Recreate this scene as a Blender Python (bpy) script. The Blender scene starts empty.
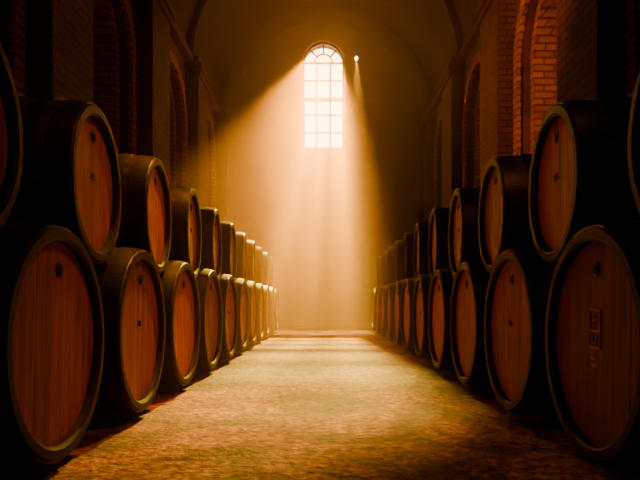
import bpy, bmesh, math, random
from mathutils import Vector, Matrix, noise
random.seed(7)
scene = bpy.context.scene
COL = scene.collection

# ------------------------------------------------------------ helpers
def new_mat(name):
    m = bpy.data.materials.new(name); m.use_nodes = True
    nt = m.node_tree; nt.nodes.clear()
    out = nt.nodes.new('ShaderNodeOutputMaterial')
    b = nt.nodes.new('ShaderNodeBsdfPrincipled')
    nt.links.new(b.outputs[0], out.inputs[0])
    return m, nt, b, out
def N(nt, t, **kw):
    n = nt.nodes.new(t)
    for k, v in kw.items():
        if k in n.inputs: n.inputs[k].default_value = v
        else: setattr(n, k, v)
    return n
def ramp(nt, fac, stops):
    r = nt.nodes.new('ShaderNodeValToRGB')
    e = r.color_ramp.elements
    while len(e) < len(stops): e.new(0.5)
    for i, (p, c) in enumerate(stops):
        e[i].position = p; e[i].color = (*c, 1)
    nt.links.new(fac, r.inputs[0]); return r.outputs[0]
def mapped(nt, scale, coord='Object'):
    tc = nt.nodes.new('ShaderNodeTexCoord'); mp = nt.nodes.new('ShaderNodeMapping')
    mp.inputs['Scale'].default_value = scale
    nt.links.new(tc.outputs[coord], mp.inputs[0]); return mp
def bump(nt, b, h, strength, dist=0.02):
    bp = N(nt, 'ShaderNodeBump', Strength=strength, Distance=dist)
    nt.links.new(h, bp.inputs['Height']); nt.links.new(bp.outputs[0], b.inputs['Normal'])

def wood(name, c1, c2, c3, scale, rough, vary=0.3):
    m, nt, b, o = new_mat(name)
    mp = mapped(nt, scale)
    oi = nt.nodes.new('ShaderNodeObjectInfo')
    add = N(nt, 'ShaderNodeVectorMath', operation='ADD')
    mul = N(nt, 'ShaderNodeMath', operation='MULTIPLY'); mul.inputs[1].default_value = 30
    nt.links.new(oi.outputs['Random'], mul.inputs[0])
    nt.links.new(mp.outputs[0], add.inputs[0]); nt.links.new(mul.outputs[0], add.inputs[1])
    n1 = N(nt, 'ShaderNodeTexNoise', Scale=1.0, Detail=8.0, Roughness=0.65, Distortion=0.4)
    nt.links.new(add.outputs[0], n1.inputs['Vector'])
    col = ramp(nt, n1.outputs[0], [(0.3, c1), (0.52, c2), (0.72, c3)])
    at = N(nt, 'ShaderNodeAttribute', attribute_name='tint')
    mr = N(nt, 'ShaderNodeMapRange'); mr.inputs[3].default_value = 1-vary; mr.inputs[4].default_value = 1+vary
    nt.links.new(at.outputs['Fac'], mr.inputs[0])
    mx = N(nt, 'ShaderNodeMix', data_type='RGBA', blend_type='MULTIPLY'); mx.inputs[0].default_value = 1
    cc = nt.nodes.new('ShaderNodeCombineColor')
    for i in range(3): nt.links.new(mr.outputs[0], cc.inputs[i])
    nt.links.new(col, mx.inputs[6]); nt.links.new(cc.outputs[0], mx.inputs[7])
    mx2 = N(nt, 'ShaderNodeMix', data_type='RGBA', blend_type='MULTIPLY'); mx2.inputs[0].default_value = 1
    mr2 = N(nt, 'ShaderNodeMapRange'); mr2.inputs[3].default_value = 0.70; mr2.inputs[4].default_value = 1.10
    nt.links.new(oi.outputs['Random'], mr2.inputs[0])
    cc2 = nt.nodes.new('ShaderNodeCombineColor')
    for i in range(3): nt.links.new(mr2.outputs[0], cc2.inputs[i])
    nt.links.new(mx.outputs[2], mx2.inputs[6]); nt.links.new(cc2.outputs[0], mx2.inputs[7])
    nt.links.new(mx2.outputs[2], b.inputs['Base Color'])
    b.inputs['Roughness'].default_value = rough
    b.inputs['Specular IOR Level'].default_value = 0.2
    b.inputs['Specular Tint'].default_value = (1, .55, .2, 1)
    bump(nt, b, n1.outputs[0], 0.25, 0.005)
    return m

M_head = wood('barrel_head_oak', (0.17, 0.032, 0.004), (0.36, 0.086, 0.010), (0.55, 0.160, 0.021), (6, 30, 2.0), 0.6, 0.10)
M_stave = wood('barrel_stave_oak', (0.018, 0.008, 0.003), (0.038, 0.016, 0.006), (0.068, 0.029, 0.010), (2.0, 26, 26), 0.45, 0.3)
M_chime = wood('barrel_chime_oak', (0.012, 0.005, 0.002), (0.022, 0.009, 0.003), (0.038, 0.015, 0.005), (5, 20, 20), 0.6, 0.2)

M_hoop, nt, b, _ = new_mat('aged_iron_hoop')
mp = mapped(nt, (14, 14, 14)); n = N(nt, 'ShaderNodeTexNoise', Scale=1.0, Detail=7.0)
nt.links.new(mp.outputs[0], n.inputs['Vector'])
nt.links.new(ramp(nt, n.outputs[0], [(0.35, (0.010, 0.007, 0.004)), (0.7, (0.028, 0.016, 0.008))]), b.inputs['Base Color'])
b.inputs['Metallic'].default_value = 0.3; b.inputs['Roughness'].default_value = 0.45
b.inputs['Specular IOR Level'].default_value = 0.3; b.inputs['Specular Tint'].default_value = (1, .6, .25, 1)
bump(nt, b, n.outputs[0], 0.2, 0.004)

M_dark, nt, b, _ = new_mat('branding_char')
mp = mapped(nt, (60, 60, 60)); n = N(nt, 'ShaderNodeTexNoise', Scale=1.0)
nt.links.new(mp.outputs[0], n.inputs['Vector'])
nt.links.new(ramp(nt, n.outputs[0], [(0.3, (0.008, 0.004, 0.003)), (0.7, (0.03, 0.014, 0.008))]), b.inputs['Base Color'])
b.inputs['Roughness'].default_value = 0.6
M_stamp, nt, b, _ = new_mat('pale_stencil_paint')
mp = mapped(nt, (60, 60, 60)); n = N(nt, 'ShaderNodeTexNoise', Scale=1.0)
nt.links.new(mp.outputs[0], n.inputs['Vector'])
nt.links.new(ramp(nt, n.outputs[0], [(0.3, (0.7, 0.34, 0.16)), (0.7, (0.95, 0.66, 0.40))]), b.inputs['Base Color'])
b.inputs['Roughness'].default_value = 0.7

# floor : worn earth and stone
M_floor, nt, b, _ = new_mat('worn_earth_stone_floor')
mp = mapped(nt, (1, 1, 1))
a = N(nt, 'ShaderNodeTexNoise', Scale=1.5, Detail=10.0, Roughness=0.7, Distortion=0.7)
c = N(nt, 'ShaderNodeTexNoise', Scale=22.0, Detail=10.0, Roughness=0.72)
v = N(nt, 'ShaderNodeTexVoronoi', Scale=34.0)
for q in (a, c, v): nt.links.new(mp.outputs[0], q.inputs['Vector'])
col = ramp(nt, c.outputs[0], [(0.38, (0.10, 0.022, 0.002)), (0.5, (0.38, 0.105, 0.009)), (0.63, (0.78, 0.29, 0.032))])
col2 = ramp(nt, a.outputs[0], [(0.41, (0.22, 0.15, 0.10)), (0.49, (.62, .54, .46)), (0.58, (1, 1, 1))])
mx = N(nt, 'ShaderNodeMix', data_type='RGBA', blend_type='MULTIPLY'); mx.inputs[0].default_value = 1
nt.links.new(col, mx.inputs[6]); nt.links.new(col2, mx.inputs[7]); nt.links.new(mx.outputs[2], b.inputs['Base Color'])
b.inputs['Roughness'].default_value = 0.6
b.inputs['Specular IOR Level'].default_value = 0.25
b.inputs['Specular Tint'].default_value = (1, .45, .10, 1)
s1 = N(nt, 'ShaderNodeMath', operation='MULTIPLY_ADD'); s1.inputs[1].default_value = -0.4
nt.links.new(v.outputs[0], s1.inputs[0]); nt.links.new(c.outputs[0], s1.inputs[2])
bump(nt, b, s1.outputs[0], 0.85, 0.04)

def masonry(name, c1, c2, mortar, rot, bscale=1.0, strength=0.6, mort=0.012):
    m, nt, b, _ = new_mat(name)
    tc = nt.nodes.new('ShaderNodeTexCoord'); mp = nt.nodes.new('ShaderNodeMapping')
    mp.inputs['Rotation'].default_value = rot
    nt.links.new(tc.outputs['Object'], mp.inputs[0])
    br = N(nt, 'ShaderNodeTexBrick', Scale=1.0)
    br.inputs['Brick Width'].default_value = 0.26*bscale; br.inputs['Row Height'].default_value = 0.085*bscale
    br.inputs['Mortar Size'].default_value = mort; br.inputs['Color1'].default_value = (*c1, 1)
    br.inputs['Color2'].default_value = (*c2, 1); br.inputs['Mortar'].default_value = (*mortar, 1)
    nt.links.new(mp.outputs[0], br.inputs['Vector'])
    n = N(nt, 'ShaderNodeTexNoise', Scale=2.2, Detail=8.0, Roughness=0.7)
    nt.links.new(tc.outputs['Object'], n.inputs['Vector'])
    g = ramp(nt, n.outputs[0], [(0.3, (0.45, 0.42, 0.4)), (0.7, (1.15, 1.1, 1.05))])
    mx = N(nt, 'ShaderNodeMix', data_type='RGBA', blend_type='MULTIPLY'); mx.inputs[0].default_value = 1
    nt.links.new(br.outputs[0], mx.inputs[6]); nt.links.new(g, mx.inputs[7])
    nt.links.new(mx.outputs[2], b.inputs['Base Color']); b.inputs['Roughness'].default_value = 0.85
    b.inputs['Specular IOR Level'].default_value = 0.15
    s = N(nt, 'ShaderNodeMath', operation='MULTIPLY_ADD'); s.inputs[1].default_value = -1.0
    nt.links.new(br.outputs['Fac'], s.inputs[0]); nt.links.new(n.outputs[0], s.inputs[2])
    bump(nt, b, s.outputs[0], strength, 0.02)
    return m
def side_brick_mat(name, c1, c2, mortar, **k):
    m = masonry(name, c1, c2, mortar, (0, 0, 0), **k)
    nt = m.node_tree
    tc = [n for n in nt.nodes if n.type == 'TEX_COORD'][0]
    mp = [n for n in nt.nodes if n.type == 'MAPPING'][0]
    sp = nt.nodes.new('ShaderNodeSeparateXYZ'); cb = nt.nodes.new('ShaderNodeCombineXYZ')
    ad = N(nt, 'ShaderNodeMath', operation='ADD')
    nt.links.new(tc.outputs['Object'], sp.inputs[0])
    nt.links.new(sp.outputs[0], ad.inputs[0]); nt.links.new(sp.outputs[1], ad.inputs[1])
    nt.links.new(ad.outputs[0], cb.inputs[0]); nt.links.new(sp.outputs[2], cb.inputs[1])
    nt.links.new(cb.outputs[0], mp.inputs[0])
    return m
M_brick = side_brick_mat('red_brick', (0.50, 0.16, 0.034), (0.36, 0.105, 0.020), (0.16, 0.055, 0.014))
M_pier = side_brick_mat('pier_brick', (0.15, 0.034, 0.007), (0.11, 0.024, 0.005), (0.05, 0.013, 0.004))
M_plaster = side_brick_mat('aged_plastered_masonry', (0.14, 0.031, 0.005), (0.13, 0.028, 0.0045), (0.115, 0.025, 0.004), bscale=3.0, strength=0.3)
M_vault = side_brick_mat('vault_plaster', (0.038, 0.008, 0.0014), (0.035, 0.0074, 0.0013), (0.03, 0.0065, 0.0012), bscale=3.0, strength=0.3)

M_frame, nt, b, _ = new_mat('window_iron_frame')
mp = mapped(nt, (8, 8, 8)); n = N(nt, 'ShaderNodeTexNoise', Scale=1.0)
nt.links.new(mp.outputs[0], n.inputs['Vector'])
nt.links.new(ramp(nt, n.outputs[0], [(0.3, (0.06, 0.03, 0.01)), (0.7, (0.11, 0.055, 0.018))]), b.inputs['Base Color'])
b.inputs['Roughness'].default_value = 0.6

def link(name, me, mats):
    for m in mats: me.materials.append(m)
    o = bpy.data.objects.new(name, me); COL.objects.link(o); return o
def mesh_from_bm(bm, name):
    me = bpy.data.meshes.new(name); bm.normal_update(); bm.to_mesh(me); bm.free(); return me
def add_box(bm, lo, hi, mi=0, bevel=0.0):
    r = bmesh.ops.create_cube(bm, size=1)
    vs = r['verts']
    c = [(lo[i]+hi[i])/2 for i in range(3)]; s = [hi[i]-lo[i] for i in range(3)]
    for v in vs: v.co = Vector((c[0]+v.co.x*s[0], c[1]+v.co.y*s[1], c[2]+v.co.z*s[2]))
    fs = set(f for v in vs for f in v.link_faces)
    for f in fs: f.material_index = mi
    if bevel > 0:
        es = list(set(e for v in vs for e in v.link_edges))
        r = bmesh.ops.bevel(bm, geom=es, offset=bevel, segments=2, affect='EDGES', profile=0.5)
        for f in r['faces']: f.material_index = mi

# ------------------------------------------------------------ barrel mesh
def make_barrel(name, L, rh, rb, variant=0, seed=1):
    rnd = random.Random(seed)
    bm = bmesh.new()
    tint = bm.faces.layers.float.new('tintf')
    nst = 26; sub = 5; n = nst*sub
    def R(x): return rb - (rb-rh)*abs(2*x/L)**1.9
    st_t = [rnd.random() for _ in range(nst)]
    xs = [-L/2 + L*i/22 for i in range(23)]
    rings = []
    for x in xs:
        ring = []
        for k in range(n):
            a = 2*math.pi*k/n
            r = R(x) - (0.0035 if k % sub == 0 else 0)
            ring.append(bm.verts.new((x, r*math.cos(a), r*math.sin(a))))
        rings.append(ring)
    for i in range(22):
        for k in range(n):
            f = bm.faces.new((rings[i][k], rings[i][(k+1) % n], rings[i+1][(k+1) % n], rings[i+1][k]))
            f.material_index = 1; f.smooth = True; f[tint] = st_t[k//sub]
    CH = 0.048
    for s in (-1, 1):
        outer = rings[0] if s < 0 else rings[-1]
        prev = outer
        for (x, r) in ((L/2+0.004, rh-0.006), (L/2+0.004, rh-CH+0.012), (L/2-0.004, rh-CH+0.002), (L/2-0.030, rh-CH)):
            ring = [bm.verts.new((s*x, r*math.cos(2*math.pi*k/n), r*math.sin(2*math.pi*k/n))) for k in range(n)]
            for k in range(n):
                vs = (prev[k], prev[(k+1) % n], ring[(k+1) % n], ring[k])
                f = bm.faces.new(vs if s > 0 else vs[::-1]); f.material_index = 2; f[tint] = st_t[k//sub]
            prev = ring
        rr = rh-CH+.002; hx = s*(L/2-0.028)
        cuts = [-rr]
        nb = 7
        for i in range(1, nb): cuts.append(-rr + 2*rr*i/nb + rnd.uniform(-0.012, 0.012))
        cuts.append(rr)
        for i in range(nb):
            y0, y1 = cuts[i]+0.0004, cuts[i+1]-0.0004
            t = rnd.random(); off = rnd.uniform(-0.0005, 0.0005)
            top = []; bot = []
            for j in range(9):
                y = y0+(y1-y0)*j/8; z = math.sqrt(max(rr*rr-y*y, 0)); top.append((y, z)); bot.append((y, -z))
            def ringv(dx, ins):
                res = []
                for (y, z) in top + bot[::-1]:
                    yy = min(max(y, y0+ins), y1-ins); res.append(bm.verts.new((hx+s*(dx+off), yy, z)))
                return res
            A = ringv(0, 0.0009); B = ringv(-0.006, 0.0)
            m = len(A)
            f = bm.faces.new(A if s < 0 else A[::-1]); f.material_index = 0; f[tint] = t
            for j in range(m):
                vs = (A[j], A[(j+1) % m], B[(j+1) % m], B[j])
                try:
                    f = bm.faces.new(vs); f.material_index = 0; f[tint] = t*0.4
                except ValueError: pass
        dv = [bm.verts.new((hx-s*0.005, rr*math.cos(2*math.pi*k/64), rr*math.sin(2*math.pi*k/64))) for k in range(64)]
        f = bm.faces.new(dv); f.material_index = 3; f[tint] = 0
        for (rad0, rad1, dx, mi) in ((0.026, 0.018, 0.005, 3), (0.014, 0.0, 0.008, 2)):
            prev = None
            cy, cz = 0.01, rr*0.72
            prof = [(rad0, 0.0), (rad0, dx), (rad1, dx)] + ([(rad1, 0.0)] if rad1 > 0 else [])
            for (pr, px) in prof:
                if pr == 0:
                    c0 = bm.verts.new((hx+s*(px+0.001), cy, cz))
                    for k in range(20): 
                        f = bm.faces.new((prev[k], prev[(k+1) % 20], c0)); f.material_index = mi
                    continue
                ring = [bm.verts.new((hx+s*(px+0.001), cy+pr*math.cos(k*math.pi/10), cz+pr*math.sin(k*math.pi/10))) for k in range(20)]
                if prev:
                    for k in range(20):
                        f = bm.faces.new((prev[k], prev[(k+1) % 20], ring[(k+1) % 20], ring[k])); f.material_index = mi
                prev = ring
        def stroke(ya, za, yb, zb, mi):
            add_box(bm, (min(hx+s*0.0005, hx+s*0.004), min(ya, yb), min(za, zb)), (max(hx+s*0.0005, hx+s*0.004), max(ya, yb), max(za, zb)), mi)
        if variant == 1:
            w = 0.006
            y0, y1, z0, z1 = -0.045, 0.045, -0.02, 0.12
            stroke(y0, z0, y0+w, z1, 4); stroke(y1-w, z0, y1, z1, 4); stroke(y0, z0, y1, z0+w, 4); stroke(y0, z1-w, y1, z1, 4)
            stroke(y0, 0.04, y1, 0.04+w, 4); stroke(y0+0.03, 0.06, y0+0.036, 0.10, 4); stroke(y0+0.03, 0.078, y1-0.02, 0.084, 4)
            stroke(y0+0.025, 0.0, y0+0.031, 0.03, 4); stroke(0.01, 0.0, 0.016, 0.03, 4); stroke(y0+0.03, 0.0, 0.012, 0.006, 4)
            stroke(-0.03, -0.06, 0.03, -0.054, 4); stroke(-0.02, -0.08, 0.02, -0.074, 4)
        if variant == 2:
            for (ya, za, yb, zb) in ((-.03, .02, -.025, .05), (-.03, .045, 0, .05), (-.005, .02, 0, .05), (.015, .02, .02, .05), (.015, .02, .035, .025)):
                stroke(ya, za, yb, zb, 3)
    def hoop(x0, x1, th, rivet_a):
        m = 96
        pr = [(x0, R(x0)-0.002), (x0, R(x0)+th), (x0+(x1-x0)*.5, R((x0+x1)/2)+th*1.1), (x1, R(x1)+th), (x1, R(x1)-0.002)]
        prev = None
        for (x, r) in pr:
            ring = [bm.verts.new((x, r*math.cos(2*math.pi*k/m), r*math.sin(2*math.pi*k/m))) for k in range(m)]
            if prev:
                for k in range(m):
                    f = bm.faces.new((prev[k], prev[(k+1) % m], ring[(k+1) % m], ring[k])); f.material_index = 5; f.smooth = False
            prev = ring
        xm = (x0+x1)/2
        for da in (0, 0.05):
            a = rivet_a+da; r = R(xm)+th
            bmesh.ops.create_icosphere(bm, subdivisions=1, radius=0.006, matrix=Matrix.Translation((xm, r*math.cos(a), r*math.sin(a))))
    for s in (-1, 1):
        for (a0, a1) in ((0.40, 0.492), (0.30, 0.355), (0.13, 0.185)):
            x0, x1 = s*a0*L, s*a1*L
            hoop(min(x0, x1), max(x0, x1), 0.006, rnd.uniform(0, 6.28))
    for f in bm.faces:
        if len(f.verts) == 3 and f.material_index == 0 and f[tint] == 0: f.material_index = 5
    bmesh.ops.recalc_face_normals(bm, faces=bm.faces)
    tv = [f[tint] for f in bm.faces]
    me = mesh_from_bm(bm, name)
    at = me.attributes.new('tint', 'FLOAT', 'FACE'); at.data.foreach_set('value', tv)
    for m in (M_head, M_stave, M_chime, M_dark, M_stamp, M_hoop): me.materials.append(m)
    return me

LR_L, LR_RH, LR_RB = 0.98, 0.405, 0.442
UP_L, UP_RH, UP_RB = 0.94, 0.335, 0.368
low = [make_barrel('oak_barrel_mesh', LR_L, LR_RH, LR_RB, v, 10+v) for v in (0, 1, 2)]
upp = [make_barrel('oak_cask_mesh', UP_L, UP_RH, UP_RB, v, 20+v) for v in (0, 2)]

HX = 0.92
dz = math.sqrt((LR_RB+UP_RB+0.012)**2 - 0.5**2)
def put(me, x, y, z, flip, yaw, roll):
    o = bpy.data.objects.new('wine_barrel', me); COL.objects.link(o)
    o.location = (x, y, z)
    o.rotation_euler = (roll, 0, (math.pi if flip else 0)+yaw)
    return o
for side in (-1, 1):
    for i in range(-1, 11):
        y = 2.18+i*0.985
        v = 0
        if side == 1 and i == 0: v = 1
        elif i % 3 == 1: v = 2
        put(low[v], side*(HX+LR_L/2), y, LR_RB+0.004, side > 0, random.uniform(-.012, .012), random.uniform(-.06, .06))
    for i in range(-1, 10):
        y = 2.18+(i+0.5)*0.985
        put(upp[1 if i % 2 == 0 else 0], side*(HX+0.06+UP_L/2), y, LR_RB+0.004+dz, side > 0, -side*.05+random.uniform(-.012, .012), random.uniform(-.08, .08))

# ------------------------------------------------------------ room shell
WX, Y0, Y1 = 2.5, -3.0, 14.4
SPR, TH = 4.95, 0.45
def arch_pts(cx, w, z0, ztop, n=24):
    r = w/2; zs = ztop-r
    p = [(cx-r, z0), (cx-r, zs)]
    for i in range(1, n): a = math.pi-math.pi*i/n; p.append((cx+r*math.cos(a), zs+r*math.sin(a)))
    p += [(cx+r, zs), (cx+r, z0)]
    return p
def slab(name, outer, holes, thick, mats, xf):
    cu = bpy.data.curves.new(name+'_c', 'CURVE'); cu.dimensions = '2D'; cu.fill_mode = 'BOTH'; cu.extrude = thick/2
    for pts in [outer]+holes:
        sp = cu.splines.new('POLY'); sp.points.add(len(pts)-1)
        for q, p in zip(sp.points, pts): q.co = (p[0], p[1], 0, 1)
        sp.use_cyclic_u = True
    o = bpy.data.objects.new(name+'_tmp', cu); COL.objects.link(o)
    dg = bpy.context.evaluated_depsgraph_get(); dg.update()
    me = bpy.data.meshes.new_from_object(o.evaluated_get(dg))
    bpy.data.objects.remove(o); bpy.data.curves.remove(cu)
    for v in me.vertices: v.co = Vector(xf(v.co))
    me.update()
    me.materials.clear()
    return link(name, me, mats)

bays = [-1.9, 1.1, 4.1, 7.1, 10.1, 13.05]
for s, nm in ((-1, 'left'), (1, 'right')):
    holes = [arch_pts(c, 1.6 if c < 13 else 1.45, 0.9, 4.45) for c in bays]
    w = slab('wall_'+nm, [(Y0, 0), (Y1, 0), (Y1, SPR+0.25), (Y0, SPR+0.25)], holes, TH, [M_plaster],
             lambda c, s=s: (s*(WX+TH/2+c.z), c.x, c.y))
    bm = bmesh.new(); add_box(bm, (min(s*(WX+TH), s*(WX+TH+.25)), Y0, 0), (max(s*(WX+TH), s*(WX+TH+.25)), Y1, SPR+.25))
    o = link('niche_back_'+nm, mesh_from_bm(bm, 'nb'), [M_brick]); o.parent = w
    bm = bmesh.new()
    for c in bays:
        wdt = 1.6 if c < 13 else 1.45
        for (ro, ri, x0, x1) in ((0.17, 0.0, WX-0.05, WX+0.02), (0.0, -0.12, WX+0.12, WX+TH)):
            O = arch_pts(c, wdt+2*ro, 0.9, 4.45+ro); I = arch_pts(c, wdt+2*ri, 0.9, 4.45+ri)
            for j in range(len(O)-1):
                q = []
                for x in (x0, x1):
                    for P in (O[j], O[j+1], I[j+1], I[j]): q.append(bm.verts.new((s*x, P[0], P[1])))
                for idx in ((0, 1, 2, 3), (7, 6, 5, 4), (0, 4, 5, 1), (3, 2, 6, 7), (0, 3, 7, 4), (1, 5, 6, 2)):
                    bm.faces.new([q[t] for t in idx])
        add_box(bm, (min(s*(WX-.08), s*(WX+TH)), c-wdt/2-.12, .80), (max(s*(WX-.08), s*(WX+TH)), c+wdt/2+.12, .9))
        for k in (-1, 0, 1):
            add_box(bm, (min(s*(WX+TH-.05), s*(WX+TH)), c+k*.36-.02, .9), (max(s*(WX+TH-.05), s*(WX+TH)), c+k*.36+.02, 4.3 if k == 0 else 4.15))
        for zz in (1.6, 2.3, 3.0, 3.65):
            add_box(bm, (min(s*(WX+TH-.045), s*(WX+TH)), c-.68, zz-.02), (max(s*(WX+TH-.045), s*(WX+TH)), c+.68, zz+.02))
    bmesh.ops.recalc_face_normals(bm, faces=bm.faces)
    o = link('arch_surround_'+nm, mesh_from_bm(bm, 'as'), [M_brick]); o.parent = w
    bm = bmesh.new()
    for p in (-0.4, 2.6, 5.6, 8.6, 11.55, 14.2):
        hw = 0.46 if p < 14 else 0.2
        x0, x1 = sorted((s*(WX-.24), s*(WX+.02)))
        add_box(bm, (x0, p-hw, 0), (x1, p+hw, SPR+.05), 0, .012)
        x0, x1 = sorted((s*(WX-.30), s*(WX+.02)))
        add_box(bm, (x0, p-hw-.05, 0), (x1, p+hw+(.05 if p < 14 else 0), .45), 0, .015)
        for (e, za, zb) in ((.04, SPR-.32, SPR-.22), (.07, SPR-.22, SPR-.08)):
            x0, x1 = sorted((s*(WX-.24-e), s*(WX+.02)))
            add_box(bm, (x0, p-hw-e, za), (x1, p+hw+(e if p < 14 else 0), zb), 0, .01)
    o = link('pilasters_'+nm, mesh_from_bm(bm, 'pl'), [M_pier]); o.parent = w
    bm = bmesh.new()
    x0, x1 = sorted((s*(WX-.14), s*(WX+.02)))
    add_box(bm, (x0, Y0, SPR-.06), (x1, Y1, SPR+.06), 0, .02)
    o = link('trim_'+nm, mesh_from_bm(bm, 'co'), [M_pier]); o.parent = w

WCX, WW, WZ0, WZT = -0.035, 0.96, 4.15, 6.66
outer = [(-WX-TH, 0), (-WX-TH, 8.0), (WX+TH, 8.0), (WX+TH, 0)]
we = slab('wall_back', outer, [arch_pts(WCX, WW, WZ0, WZT)], TH, [M_plaster], lambda c: (c.x, Y1+TH/2-c.z, c.y))
bm = bmesh.new()
def arch_band(bm, cx, wi, wo, z0, zti, zto, y0, y1):
    O = arch_pts(cx, wo, z0, zto, 40); I = arch_pts(cx, wi, z0, zti, 40)
    for j in range(len(O)-1):
        q = []
        for y in (y0, y1):
            for P in (O[j], O[j+1], I[j+1], I[j]): q.append(bm.verts.new((P[0], y, P[1])))
        for idx in ((0, 1, 2, 3), (7, 6, 5, 4), (0, 4, 5, 1), (3, 2, 6, 7), (0, 3, 7, 4), (1, 5, 6, 2)):
            bm.faces.new([q[t] for t in idx])
arch_band(bm, 0, 4.3, 4.75, 0, 7.05, 7.28, Y1-.12, Y1)
bmesh.ops.recalc_face_normals(bm, faces=bm.faces)
o = link('blind_arch', mesh_from_bm(bm, 'ba'), [M_plaster]); o.parent = we
bm = bmesh.new()
fy0, fy1 = Y1+.10, Y1+.15
arch_band(bm, WCX, WW-.09, WW, WZ0, WZT-.045, WZT, fy0, fy1)
add_box(bm, (WCX-WW/2, fy0, WZ0), (WCX+WW/2, fy1, WZ0+.06))
zs = WZT-WW/2
for k in (-1, 1):
    add_box(bm, (WCX+k*WW/6-.02, fy0, WZ0), (WCX+k*WW/6+.02, fy1, zs+.02))
hz = (zs-WZ0)
for t in (0.2, 0.4, 0.8):
    z = WZ0+hz*t; add_box(bm, (WCX-WW/2, fy0, z-.018), (WCX+WW/2, fy1, z+.018))
z = WZ0+hz*.58; add_box(bm, (WCX-WW/2, fy0-.01, z-.04), (WCX+WW/2, fy1+.01, z+.04))
add_box(bm, (WCX-WW/2, fy0-.01, zs-.022), (WCX+WW/2, fy1, zs+.022))
ri = WW*.22
for j in range(20):
    a0, a1 = math.pi*j/20, math.pi*(j+1)/20
    q = []
    for y in (fy0, fy1):
        for (r, a) in ((ri+.016, a0), (ri+.016, a1), (ri-.016, a1), (ri-.016, a0)): q.append(bm.verts.new((WCX+r*math.cos(a), y, zs+r*math.sin(a))))
    for idx in ((0, 1, 2, 3), (7, 6, 5, 4), (0, 4, 5, 1), (3, 2, 6, 7)): bm.faces.new([q[t] for t in idx])
for a in (45, 90, 135):
    a = math.radians(a); d = Vector((math.cos(a), 0, math.sin(a))); nrm = Vector((-d.z, 0, d.x))*.018
    q = []
    for y in (fy0, fy1):
        for (r, sg) in ((ri, 1), (WW/2-.02, 1), (WW/2-.02, -1), (ri, -1)):
            P = Vector((WCX, y, zs))+d*r+nrm*sg; q.append(bm.verts.new(P))
    for idx in ((0, 1, 2, 3), (7, 6, 5, 4), (0, 4, 5, 1), (3, 2, 6, 7)): bm.faces.new([q[t] for t in idx])
bmesh.ops.recalc_face_normals(bm, faces=bm.faces)
link('window_1', mesh_from_bm(bm, 'wf'), [M_frame])
bm = bmesh.new(); add_box(bm, (-WX-TH, Y0-.3, 0), (WX+TH, Y0, 8)); link('wall_front', mesh_from_bm(bm, 'wfr'), [M_plaster])
# floor : slab with real, gently uneven surface
bm = bmesh.new(); add_box(bm, (-WX-TH, Y0-.3, -.2), (WX+TH, Y1+TH, -.04))
xs = [-WX-TH, -2.0, -1.4] + [-1.15+2.3*i/115 for i in range(116)] + [1.4, 2.0, WX+TH]
ys = [Y0-.3, -1.5, 0, .8] ; y = 1.2
while y < Y1: ys.append(y); y += 0.014+0.010*max(0, y-1.2)
ys += [Y1, Y1+TH]
grid = []
for yy in ys:
    row = []
    for xx in xs:
        p = Vector((xx, yy, 0))
        h = noise.fractal(p*5.0, 0.9, 2.1, 5)*0.006 + max(0, noise.noise(p*17.0))*0.008 + noise.noise(p*1.3)*0.005
        row.append(bm.verts.new((xx, yy, -0.008+h if abs(xx) < 1.3 and yy > 1 else -0.004)))
    grid.append(row)
for j in range(len(ys)-1):
    for i in range(len(xs)-1):
        f = bm.faces.new((grid[j][i], grid[j][i+1], grid[j+1][i+1], grid[j+1][i])); f.smooth = True
link('floor', mesh_from_bm(bm, 'fl'), [M_floor])
bm = bmesh.new()
def vault(bm, r0, r1, ya, yb, n=48):
    rows = []
    for (r, y) in ((r0, ya), (r0, yb), (r1, yb), (r1, ya)):
        rows.append([bm.verts.new((r*math.cos(math.pi*k/n), y, SPR+r*math.sin(math.pi*k/n))) for k in range(n+1)])
    for i in range(4):
        A, B = rows[i], rows[(i+1) % 4]
        for k in range(n): bm.faces.new((A[k], A[k+1], B[k+1], B[k]))
vault(bm, WX, WX+.45, Y0, Y1+.2)
for p in (-0.4, 2.6, 5.6, 8.6, 11.55): vault(bm, WX-.12, WX+.05, p-.4, p+.4)
bmesh.ops.recalc_face_normals(bm, faces=bm.faces)
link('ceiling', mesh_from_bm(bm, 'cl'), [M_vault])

# small wall lamp beside the window
bm = bmesh.new()
lx, lz, ly = 0.72, 6.18, Y1-.16
add_box(bm, (lx-.02, Y1-.02, lz-.04), (lx+.02, Y1, lz+.06), 0, .004)
add_box(bm, (lx-.007, ly, lz+.035), (lx+.007, Y1-.01, lz+.05), 0)
bmesh.ops.create_cone(bm, cap_ends=True, segments=20, radius1=.035, radius2=.01, depth=.03, matrix=Matrix.Translation((lx, ly, lz+.035)))
nfb = len(bm.faces)
bmesh.ops.create_uvsphere(bm, u_segments=20, v_segments=12, radius=.034, matrix=Matrix.Translation((lx, ly, lz)))
bm.faces.ensure_lookup_table()
for i in range(nfb, len(bm.faces)): bm.faces[i].material_index = 1; bm.faces[i].smooth = True
M_bulb, nt, b, _ = new_mat('lamp_glass_glow')
b.inputs['Base Color'].default_value = (1, .8, .5, 1); b.inputs['Emission Color'].default_value = (1, .6, .22, 1); b.inputs['Emission Strength'].default_value = 25
link('wall_lamp', mesh_from_bm(bm, 'wl'), [M_frame, M_bulb])

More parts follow.
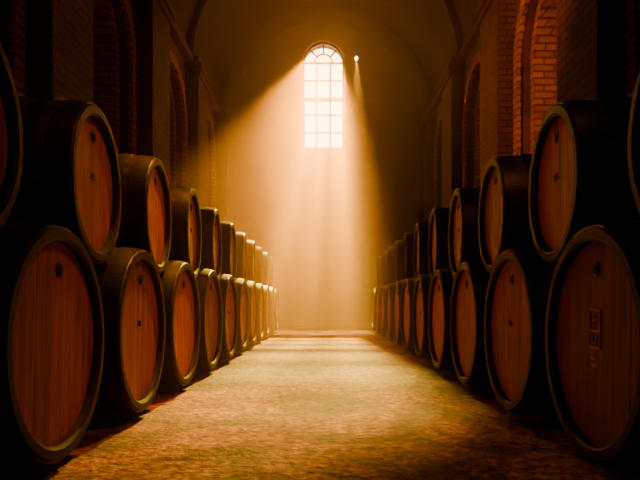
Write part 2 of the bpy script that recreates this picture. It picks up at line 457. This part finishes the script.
# ------------------------------------------------------------ dusty air : thin everywhere, thicker towards the far end
def air(name, ya, yb, ins, dens, g):
    bm = bmesh.new()
    W = WX-.24-ins
    prof = [(-W, .004+ins), (W, .004+ins)] + [(W*math.cos(math.pi*k/40), SPR+W*math.sin(math.pi*k/40)) for k in range(41)]
    A = [bm.verts.new((x, ya, z)) for x, z in prof]; B = [bm.verts.new((x, yb, z)) for x, z in prof]
    m = len(A); bm.faces.new(A); bm.faces.new(B[::-1])
    for k in range(m): bm.faces.new((A[k], B[k], B[(k+1) % m], A[(k+1) % m]))
    bmesh.ops.recalc_face_normals(bm, faces=bm.faces)
    M = bpy.data.materials.new(name); M.use_nodes = True
    nt = M.node_tree; nt.nodes.clear()
    out = nt.nodes.new('ShaderNodeOutputMaterial'); vs = nt.nodes.new('ShaderNodeVolumeScatter')
    vs.inputs['Color'].default_value = (1, .43, .06, 1); vs.inputs['Density'].default_value = dens; vs.inputs['Anisotropy'].default_value = g
    nt.links.new(vs.outputs[0], out.inputs['Volume'])
    return link('dusty_air', mesh_from_bm(bm, name), [M])
air('dusty_air_thin', Y0+.1, Y1-.01, 0.05, .007, .4)
air('dusty_air_mid', 6.5, Y1-.013, 0.052, .048, .42)
air('dusty_air_far', 10.0, Y1-.016, 0.054, .085, .35)

# ------------------------------------------------------------ lights
def lamp(name, kind, loc, target, energy, color, **k):
    l = bpy.data.lights.new(name, kind); l.energy = energy; l.color = color
    for a_, v_ in k.items(): setattr(l, a_, v_)
    o = bpy.data.objects.new(name, l); COL.objects.link(o); o.location = loc
    if target is not None:
        o.rotation_euler = (Vector(target)-Vector(loc)).to_track_quat('-Z', 'Y').to_euler()
    return o
wc = (WCX, Y1, (WZ0+WZT)/2)
lamp('sunbeam_steep', 'SPOT', (0.0, 15.8, 8.5), wc, 84000, (1, .55, .04), spot_size=math.radians(78), spot_blend=.3, shadow_soft_size=.10)
lamp('sunbeam_low', 'SPOT', (0.26, 19.4, 9.1), (WCX, Y1, 5.2), 190000, (1, .40, .025), spot_size=math.radians(34), spot_blend=.3, shadow_soft_size=.16)
lamp('wall_lamp_beam', 'SPOT', (lx, ly-.1, lz-.06), (.75, 12.2, 0), 2600, (1, .50, .06), spot_size=math.radians(18), spot_blend=.8, shadow_soft_size=.03)
lamp('fill_spot', 'SPOT', (0.1, 5.6, 6.2), (-.55, 3.5, 0), 3200, (1, .38, .025), spot_size=math.radians(27), spot_blend=1.0, shadow_soft_size=.1)  # added overhead fill, no fixture: brightens the foreground floor
lamp('fill_spot', 'SPOT', (1.3, 1.8, 4.2), (-1.0, 4.0, .5), 260, (1, .38, .05), spot_size=math.radians(60), spot_blend=.9, shadow_soft_size=.2)  # added out-of-view fill for the left barrel heads
lamp('fill_spot', 'SPOT', (-1.3, 1.8, 4.2), (1.0, 3.8, .5), 50, (1, .26, .04), spot_size=math.radians(60), spot_blend=.9, shadow_soft_size=.2)  # weaker added fill, out of view, on the right barrel heads
lamp('fill_spot', 'SPOT', (-1.6, 4.0, 4.6), (2.7, 7.6, 3.6), 1500, (1, .40, .05), spot_size=math.radians(40), spot_blend=.8, shadow_soft_size=.2)  # added spot without a fixture, brightens the right-hand brick niches
lamp('fill_spot', 'SPOT', (1.6, 2.6, 4.6), (-2.7, 5.6, 3.0), 30, (1, .30, .05), spot_size=math.radians(40), spot_blend=.8, shadow_soft_size=.2)  # faint added spot, unseen, lifts the brick of the left wall

w = bpy.data.worlds.new('sky'); scene.world = w; w.use_nodes = True
bg = w.node_tree.nodes['Background']; bg.inputs[0].default_value = (1, .50, .20, 1); bg.inputs[1].default_value = 19

# ------------------------------------------------------------ camera
cam = bpy.data.cameras.new('camera'); co = bpy.data.objects.new('camera', cam); COL.objects.link(co)
co.location = (0, 0, .59); co.rotation_euler = (math.radians(90), 0, 0)
cam.sensor_width = 36; cam.lens = 36*620/640
cam.shift_y = 62/640; cam.shift_x = -5/640
cam.clip_start = .05
scene.camera = co
